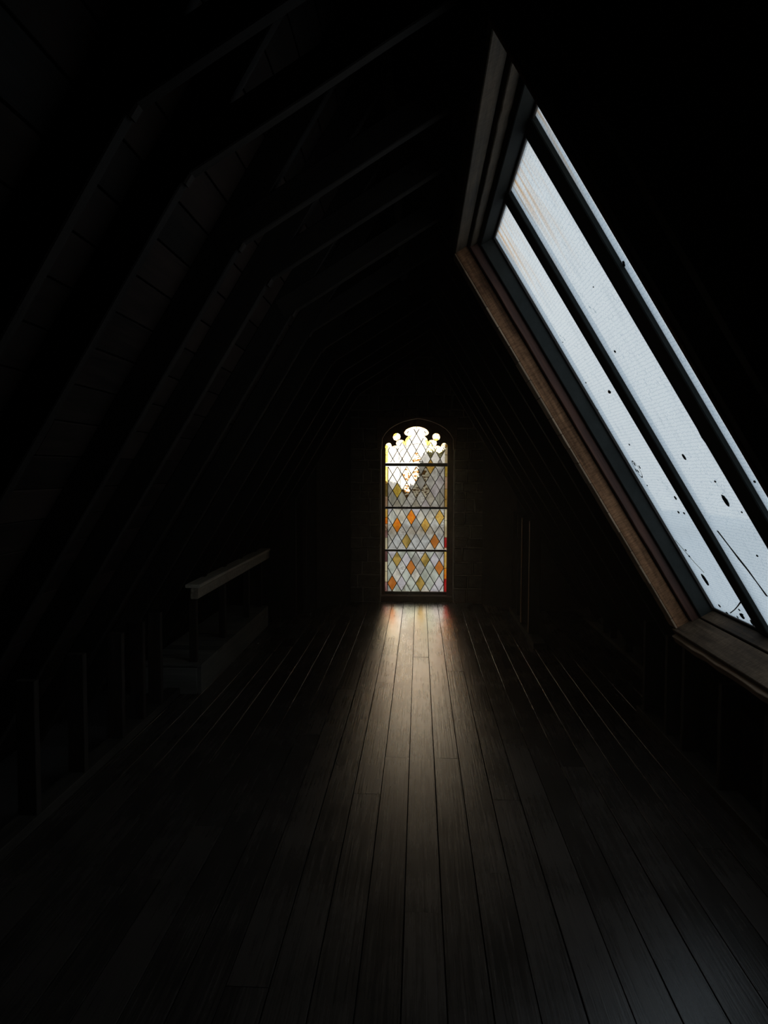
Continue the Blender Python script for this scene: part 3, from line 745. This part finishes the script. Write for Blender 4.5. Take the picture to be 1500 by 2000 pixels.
# stone sill, jambs
box('window_sill', (OX0 - .02, YF + .06, -.02), (OX1 + .02, YF + .4, zz(2700) - .002), M['jamb'], win, bev=.01)
for sx in (-1, 1):
    xa, xb = sorted((GC + sx * HALF, (OX0 - .03) if sx < 0 else (OX1 + .03)))
    box('jamb', (xa, GYW - .08, zz(2700)), (xb, GYW + .1, zz(560)), M['jamb'], win, bev=.006)
# stone head with four-centred arch, and the cusped tracery plate inside it
def curve_plate(name, loops, y0, y1, mat, parent, bevel=0):
    cu = bpy.data.curves.new(name, 'CURVE'); cu.dimensions = '2D'; cu.fill_mode = 'BOTH'; cu.extrude = (y1 - y0) / 2
    for lp in loops:
        sp = cu.splines.new('POLY'); sp.points.add(len(lp) - 1); sp.use_cyclic_u = True
        for k, (x, z_) in enumerate(lp): sp.points[k].co = (x, z_, 0, 1)
    if bevel: cu.bevel_depth = bevel; cu.extrude -= bevel
    tmp = bpy.data.objects.new('tmp', cu); COL.objects.link(tmp)
    dg = bpy.context.evaluated_depsgraph_get(); me = bpy.data.meshes.new_from_object(tmp.evaluated_get(dg))
    bpy.data.objects.remove(tmp)
    rot = Matrix(((1, 0, 0, 0), (0, 0, -1, (y0 + y1) / 2), (0, 1, 0, 0), (0, 0, 0, 1)))
    me.transform(rot)
    o = bpy.data.objects.new(name, me); link(o, parent, mat)
    if not me.materials: me.materials.append(mat)
    me.materials[0] = mat
    if parent: o.matrix_basis = parent_matrix(parent).inverted()
    return o
arch = [(-520, 600), (-518, 430), (-470, 350), (-405, 285), (-320, 232), (-225, 190), (-110, 158), (0, 140)]
arch = arch + [(-x, y) for x, y in reversed(arch[:-1])]
def hx(x): return GC + .015 + x * .00083
ARCH = [(hx(x), zz(y) - .008) for x, y in arch]
rectH = [(HX0, OZ), (ARCH[0][0], OZ)] + ARCH[1:-1] + [(ARCH[-1][0], OZ), (HX1, OZ), (HX1, HZ), (HX0, HZ)]
curve_plate('arched_head', [rectH], YF - .006, YF + .12, M['head'], win)
# raised square label moulding round the head
for (p, q) in (((HX0, OZ), (HX0, HZ)), ((HX1, OZ), (HX1, HZ))):
    box('label_moulding', (p[0] - .008, YF - .018, p[1]), (p[0] + .008, YF - .004, q[1] + .008), M['head'], win)
box('label_moulding', (HX0 - .008, YF - .018, HZ - .008), (HX1 + .008, YF - .004, HZ + .008), M['head'], win)
# roll moulding following the arch
v, f = [], []
for i, (x, z_) in enumerate(ARCH):
    for (dx, dy) in ((0, -.004), (.008, -.014), (.016, -.004)):
        cx_, cz_ = GC, OZ - .1
        d = Vector((x - cx_, z_ - cz_)).normalized() * dx; v.append((x + d.x, YF - .004 + dy, z_ + d.y))
for i in range(len(ARCH) - 1):
    for j in range(2): f.append((i * 3 + j, i * 3 + j + 1, (i + 1) * 3 + j + 1, (i + 1) * 3 + j))
mesh_obj('arch_moulding', v, f, M['head'], win)
eyel = [[(ex + .047 * math.cos(2 * math.pi * k / 20), ez + .047 * math.sin(2 * math.pi * k / 20)) for k in range(20)] for ex, ez in EY]
big = [(OX0 - .06, zz(560)), (GC - HALF - .004, zz(560))] + OUT[1:-1] + [(GC + HALF + .004, zz(560)), (OX1 + .06, zz(560)), (OX1 + .06, HZ + .05), (OX0 - .06, HZ + .05)]
curve_plate('tracery', [big] + eyel, GYW - .05, GYW + .05, M['jamb'], win)
# carved spandrel ribs and the joint at the crown
for sx in (-1, 1):
    timber('tracery_rib', (GC + sx * 205 * U, GYW - .056, zz(262)), (GC + sx * 165 * U, GYW - .056, zz(245)), .008, .014, (0, 1, 0), M['jamb'], win)
    timber('tracery_rib', (GC + sx * 215 * U, GYW - .056, zz(300)), (GC + sx * 186 * U, GYW - .056, zz(380)), .008, .014, (0, 1, 0), M['head'], win)
    timber('tracery_rib', (GC + sx * 430 * U, GYW - .056, zz(400)), (GC + sx * 340 * U, GYW - .056, zz(330)), .008, .014, (0, 1, 0), M['jamb'], win)
box('crown_joint', (GC - .003, GYW - .058, zz(246)), (GC + .003, GYW - .05, zz(145)), M['mortar'], win, bev=.001)
# broken stay on the left border
timber('broken_stay', (GC - .40, GYW - .05, zz(1655)), (GC - .345, GYW - .03, zz(1780)), .006, .006, (0, 1, 0), M['bar'], win, bev=.001)

# ------------------------------------------------------------------ left knee wall: plate and studs
def rz(side, D, x):                                       # height of the plane D above x
    return EYE + (D - NX * abs(x)) / NZ
rng = random.Random(9)
pl = box('floor_plate', (-1.80, -2.4, 0.0), (-1.70, 5.16, .05), M['plate'])
tag(pl, 'long flat timber floor plate under the left row of studs, worn grey', 'timber plate')
for i, y in enumerate([2.24, 2.70, 3.18, 3.66, 4.15, 4.48, 4.79]):
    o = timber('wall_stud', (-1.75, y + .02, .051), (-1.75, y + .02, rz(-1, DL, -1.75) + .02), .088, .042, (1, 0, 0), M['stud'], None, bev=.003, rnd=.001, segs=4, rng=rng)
    tag(o, ['left wall stud nearest the viewer, just out of view', 'left wall stud at the very edge of the view', 'nearest clearly visible dark stud on the left floor plate', 'second visible dark stud on the left floor plate',
            'third visible dark stud on the left floor plate', 'fourth visible dark stud on the left floor plate, close before the last', 'last dark stud on the left floor plate, before the raised platform'][i], 'stud', 'studs of the left low wall')
# raised platform beyond
plat = thing('raised_platform', (-1.8, 6.4, 0), 'low boarded platform along the left side under the ledge', 'platform')
box('front_board', (-1.585, 5.19, 0), (-1.555, 7.55, .192), M['platform'], plat)
box('end_board', (-1.98, 5.17, 0), (-1.585, 5.19, .19), M['platform'], plat)
box('end_board', (-1.98, 7.53, 0), (-1.585, 7.55, .19), M['platform'], plat)
for k in range(16):
    box('deck_board', (-1.985, 5.19 + k * .147, .192), (-1.553, 5.19 + k * .147 + .141, .212), M['platform'], plat)
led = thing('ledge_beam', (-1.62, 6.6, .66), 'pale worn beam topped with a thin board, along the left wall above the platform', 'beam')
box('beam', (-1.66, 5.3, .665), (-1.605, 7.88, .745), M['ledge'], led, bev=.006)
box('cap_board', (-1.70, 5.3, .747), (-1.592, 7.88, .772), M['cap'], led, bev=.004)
for k, y in enumerate((5.25, 6.04, 6.90, 7.46)):
    o = box('short_stud', (-1.66, y, .213), (-1.605, y + .045, .664), M['stud'])
    tag(o, 'thin post under the left ledge beam, standing on the platform, %s from the viewer' % ['nearest', 'second', 'third', 'farthest'][k], 'stud', 'short posts under the ledge beam')
pt = thing('timber_partition', (-1.62, 8.05, 0), 'black boarded partition end beyond the left ledge beam', 'partition')
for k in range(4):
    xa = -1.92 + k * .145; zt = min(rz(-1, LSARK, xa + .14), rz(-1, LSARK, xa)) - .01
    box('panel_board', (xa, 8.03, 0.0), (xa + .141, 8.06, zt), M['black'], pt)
ps = thing('corner_post', (-1.33, 8.2, 0), 'square dark post with a splintered board on its edge, left of the stained glass window', 'post')
box('post', (-1.395, 8.19, 0), (-1.285, 8.30, 1.36), M['stud'], ps, bev=.005)
v = [(-1.283, 8.17, 0), (-1.255, 8.17, 0), (-1.252, 8.17, .9), (-1.235, 8.17, 1.45), (-1.243, 8.17, 1.66), (-1.252, 8.17, 1.58), (-1.29, 8.17, 1.56), (-1.285, 8.17, 1.3)]
n = len(v); vv = v + [(x, y + .022, z_) for x, y, z_ in v]
o = mesh_obj('splintered_board', vv, [tuple(range(n)), tuple(reversed(range(n, 2 * n)))] + [(i, i + n, (i + 1) % n + n, (i + 1) % n) for i in range(n)], M['plate'], ps, Matrix.Identity(4))
tag(o, 'pale splintered board')
box('foot_block', (-1.285, 8.10, 0), (-1.20, 8.17, .03), M['plate'], ps)

# ------------------------------------------------------------------ right knee wall below the skylight
pl = box('floor_plate', (1.455, -2.4, 0), (1.565, 4.95, .05), M['plate'])
tag(pl, 'long timber floor plate below the skylight, with a pale worn edge', 'timber plate')
for i, y in enumerate([2.25, 2.7, 3.16, 3.64, 4.15, 4.43, 4.86]):
    o = timber('wall_stud', (1.517, y, .051), (1.517, y, rz(1, DR if y > 4.06 or y < 2 else .80, 1.47) - .005 - (.14 if SKY_Y0 - .1 < y < SKY_Y1 + .1 else 0)), .09, .045, (1, 0, 0), M['stud'], None, bev=.003, rnd=.001, segs=4, rng=rng)
    tag(o, ['right low wall stud nearest the viewer, out of view', 'right low wall stud just outside the right edge of the view', 'stud below the skylight at the right edge of the view', 'stud below the skylight sill, fourth from the far end',
            'stud right under the far lower corner of the skylight', 'stud below the roof, second from the far end of the plate', 'last stud of the right low wall, before the open floor'][i], 'stud', 'studs of the right low wall')
pn = thing('sheathing_panel', (1.58, 2, 0), 'black boarding behind the studs below the skylight', 'panel')
zt = rz(1, DR, 1.59) - .012
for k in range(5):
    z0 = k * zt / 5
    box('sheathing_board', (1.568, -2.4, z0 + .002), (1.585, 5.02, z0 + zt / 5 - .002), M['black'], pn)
# far right partition studs on their own plate
pl = box('floor_plate', (1.04, 6.70, 0), (1.16, 8.55, .05), M['plate'])
tag(pl, 'short floor plate with a split pale end, right of the stained glass window', 'timber plate')
for i, (y, mt) in enumerate([(7.10, 'stud'), (7.58, 'litedge'), (8.01, 'stud'), (8.42, 'stud')]):
    o = box('partition_stud', (1.06, y, .051), (1.16, y + .045, rz(1, DR, 1.16) - .004), M['stud'])
    # added pale strip: window light on the stud edge, put into its colour
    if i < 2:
        e = box('lit_edge_strip', (1.052 - .007 * i, y + .002, .06), (1.059, y + .043, rz(1, DR, 1.16) - .02), M['litedge'], o)
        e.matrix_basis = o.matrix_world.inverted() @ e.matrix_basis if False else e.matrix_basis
        e['label'] = 'pale strip painted as the window-lit stud edge'
    tag(o, ['nearest stud right of the window, dark on the split plate end', 'second stud right of the window, its pale orange edge the brightest', 'third stud right of the window, a thin lit line', 'farthest stud right of the window, almost black'][i], 'stud', 'partition studs right of the window')
# far right eave: plate, short studs, rubble behind
pl = box('eave_plate', (1.80, 5.05, 0), (1.88, 8.5, .035), M['rubble'])
tag(pl, 'pale crumbling plate along the far right eave', 'timber plate')
rub = thing('rubble_wall', (1.95, 6.8, 0), 'low rough stone infill at the foot of the far right roof slope', 'wall')
rng = random.Random(4)
y = 5.05
while y < 8.4:
    w = rng.uniform(.16, .3); z0 = 0.0
    for h in (.12, .12):
        box('stone', (1.90 + rng.uniform(-.008, .008), y + .004, z0 + .003), (1.99, y + w - .004, z0 + h - .003), M['rubble'], rub, bev=.012); z0 += h
    y += w
for k, y in enumerate((5.5, 6.02, 6.50, 7.02, 7.25, 7.8)):
    o = box('eave_stud', (1.81, y, .036), (1.87, y + .05, .24), M['stud'])
    tag(o, 'stub of dark stud at the far right eave, %s from the viewer' % ordn[k + 1], 'stud', 'stub studs at the far right eave')

# ------------------------------------------------------------------ dusty air inside the attic
hz = prism('dusty_air', under_roof([(-2.7, -.02), (2.5, -.02), (2.5, 4), (-2.7, 4)], .02), -2.49, 8.98, None)
hm, ht = newmat('dusty_air'); hv = N(ht, 'ShaderNodeVolumePrincipled')
hv.inputs['Color'].default_value = (1, .97, .9, 1); hv.inputs['Density'].default_value = .010; hv.inputs['Anisotropy'].default_value = .72
ho = N(ht, 'ShaderNodeOutputMaterial'); L(ht, hv.outputs[0], ho.inputs['Volume'])
hz.data.materials.append(hm); tag(hz, 'thin dusty haze hanging in the attic air', 'haze', kind='stuff')

# ------------------------------------------------------------------ outside, seen through the stained glass
M['facade'] = rough_mat('outside_sandstone', (.24, .21, .17), (.42, .37, .30), 1.2, .2)
M['coping'] = rough_mat('outside_coping', (.55, .52, .46), (.75, .72, .66), 2, .1)
M['roofmetal'] = rough_mat('outside_roof_metal', (.36, .38, .40), (.46, .48, .50), 1, .05, .35)
M['leaf'] = rough_mat('leaves', (.03, .045, .015), (.10, .12, .04), .8, 0)
M['grass'] = rough_mat('lawn', (.06, .09, .03), (.13, .15, .06), 1.5, .2)
M['pathm'] = rough_mat('garden_path', (.45, .42, .36), (.62, .58, .5), 2, .1)
M['bark'] = rough_mat('bark', (.05, .04, .03), (.12, .09, .07), 6, .4)
M['pane'] = rough_mat('dark_window', (.02, .025, .03), (.04, .045, .05), 2, 0, .2)
gr = box('lawn', (-60, 11, -8.2), (60, 160, -8), M['grass']); tag(gr, None, None, None, 'structure')
bd = thing('stone_building', (0, 20, -8), 'low sandstone building with a pale coping line, seen through the lower window panes', 'building')
box('wall', (-9, 19, -8), (9, 26, .20), M['facade'], bd, bev=.02)
box('coping', (-9.2, 18.8, .20), (9.2, 26.2, .28), M['coping'], bd, bev=.02)
for k in range(9):
    for r_ in range(3):
        f_ = box('window', (-8 + k * 1.9, 18.96, -6.9 + r_ * 2.4), (-7.1 + k * 1.9, 19.02, -5.5 + r_ * 2.4), M['pane'], bd)
lean = thing('lean_to', (0, 15.5, -8), 'bluish metal lean-to roof in front of the sandstone building', 'building')
box('wall', (-7, 14.6, -8), (7, 18.7, -.95), M['facade'], lean)
mesh_obj('roof', [(-7.2, 14.3, -.45 - .5), (7.2, 14.3, -.95), (7.2, 18.79, .02), (-7.2, 18.79, .02), (-7.2, 14.3, -1.02), (7.2, 14.3, -1.02), (7.2, 18.79, -.05), (-7.2, 18.79, -.05)],
         [(0, 1, 2, 3), (7, 6, 5, 4), (0, 4, 5, 1), (1, 5, 6, 2), (2, 6, 7, 3), (3, 7, 4, 0)], M['roofmetal'], lean, Matrix.Identity(4))
def leafy(name, centre, rad, n, seed, parent, size=.12):
    r = np.random.default_rng(seed)
    d = r.normal(size=(n, 3)); d /= np.linalg.norm(d, axis=1)[:, None]
    rr = r.uniform(.25, 1, n) ** .5
    lump = 1 + .25 * np.sin(d[:, 0] * 5 + seed) * np.cos(d[:, 2] * 6)
    c = d * (rr * lump)[:, None] * np.array(rad) + np.array(centre)
    a = r.normal(size=(n, 3)); a /= np.linalg.norm(a, axis=1)[:, None]; b2 = np.cross(a, r.normal(size=(n, 3))); b2 /= np.linalg.norm(b2, axis=1)[:, None]
    a *= size; b2 *= size * .5
    V = np.stack([c - a, c - b2, c + a, c + b2], 1).reshape(-1, 3)
    me = bpy.data.meshes.new(name); me.from_pydata(V.tolist(), [], [(4 * i, 4 * i + 1, 4 * i + 2, 4 * i + 3) for i in range(n)])
    o = bpy.data.objects.new(name, me); link(o, parent, M['leaf']); o['kind'] = 'stuff'
    if parent: o.matrix_basis = parent_matrix(parent).inverted()
    return o
def tree(x, y, h, rad, n, seed, label, name='tree', group=None):
    t = thing(name, (x, y, -8), label, 'tree', group)
    timber('trunk', (x, y, -8), (x + .3, y, h - rad[2] * .4), .5, .5, (1, 0, 0), M['bark'], t, bev=.15, rnd=.06, segs=5)
    leafy('foliage', (x, y, h), rad, n, seed, t, .24)
tree(1.5, 30, .55, (1.7, 1.6, 2.2), 9000, 1, 'tall leafy tree against the glare, right half of the stained glass window')
tree(-1.7, 40, -1.05, (3.0, 2.2, 1.8), 8000, 2, 'lower rounded tree beyond the building, left side of the stained glass window')
tree(4.2, 56, .2, (3.4, 2.4, 3.2), 8000, 3, 'broad tree behind the tall one, right edge of the stained glass window')
for k, (x, y, r_, lb) in enumerate([(-.45, 12.6, .55, 'loose green bush outside, low in the left panes'), (.45, 11.4, .38, 'small green bush outside, middle of the lowest panes'), (1.3, 12.9, .42, 'dark green bush outside, right of the lowest panes')]):
    t = thing('shrub', (x, y, -8), lb, 'shrub', None)
    timber('stem', (x, y, -8), (x, y, -.9), .12, .12, (1, 0, 0), M['bark'], t, bev=.03)
    leafy('foliage', (x, y, -.75 - .5 * r_), (r_, r_ * .8, r_ * 1.3), 900, 30 + k, t, .06)
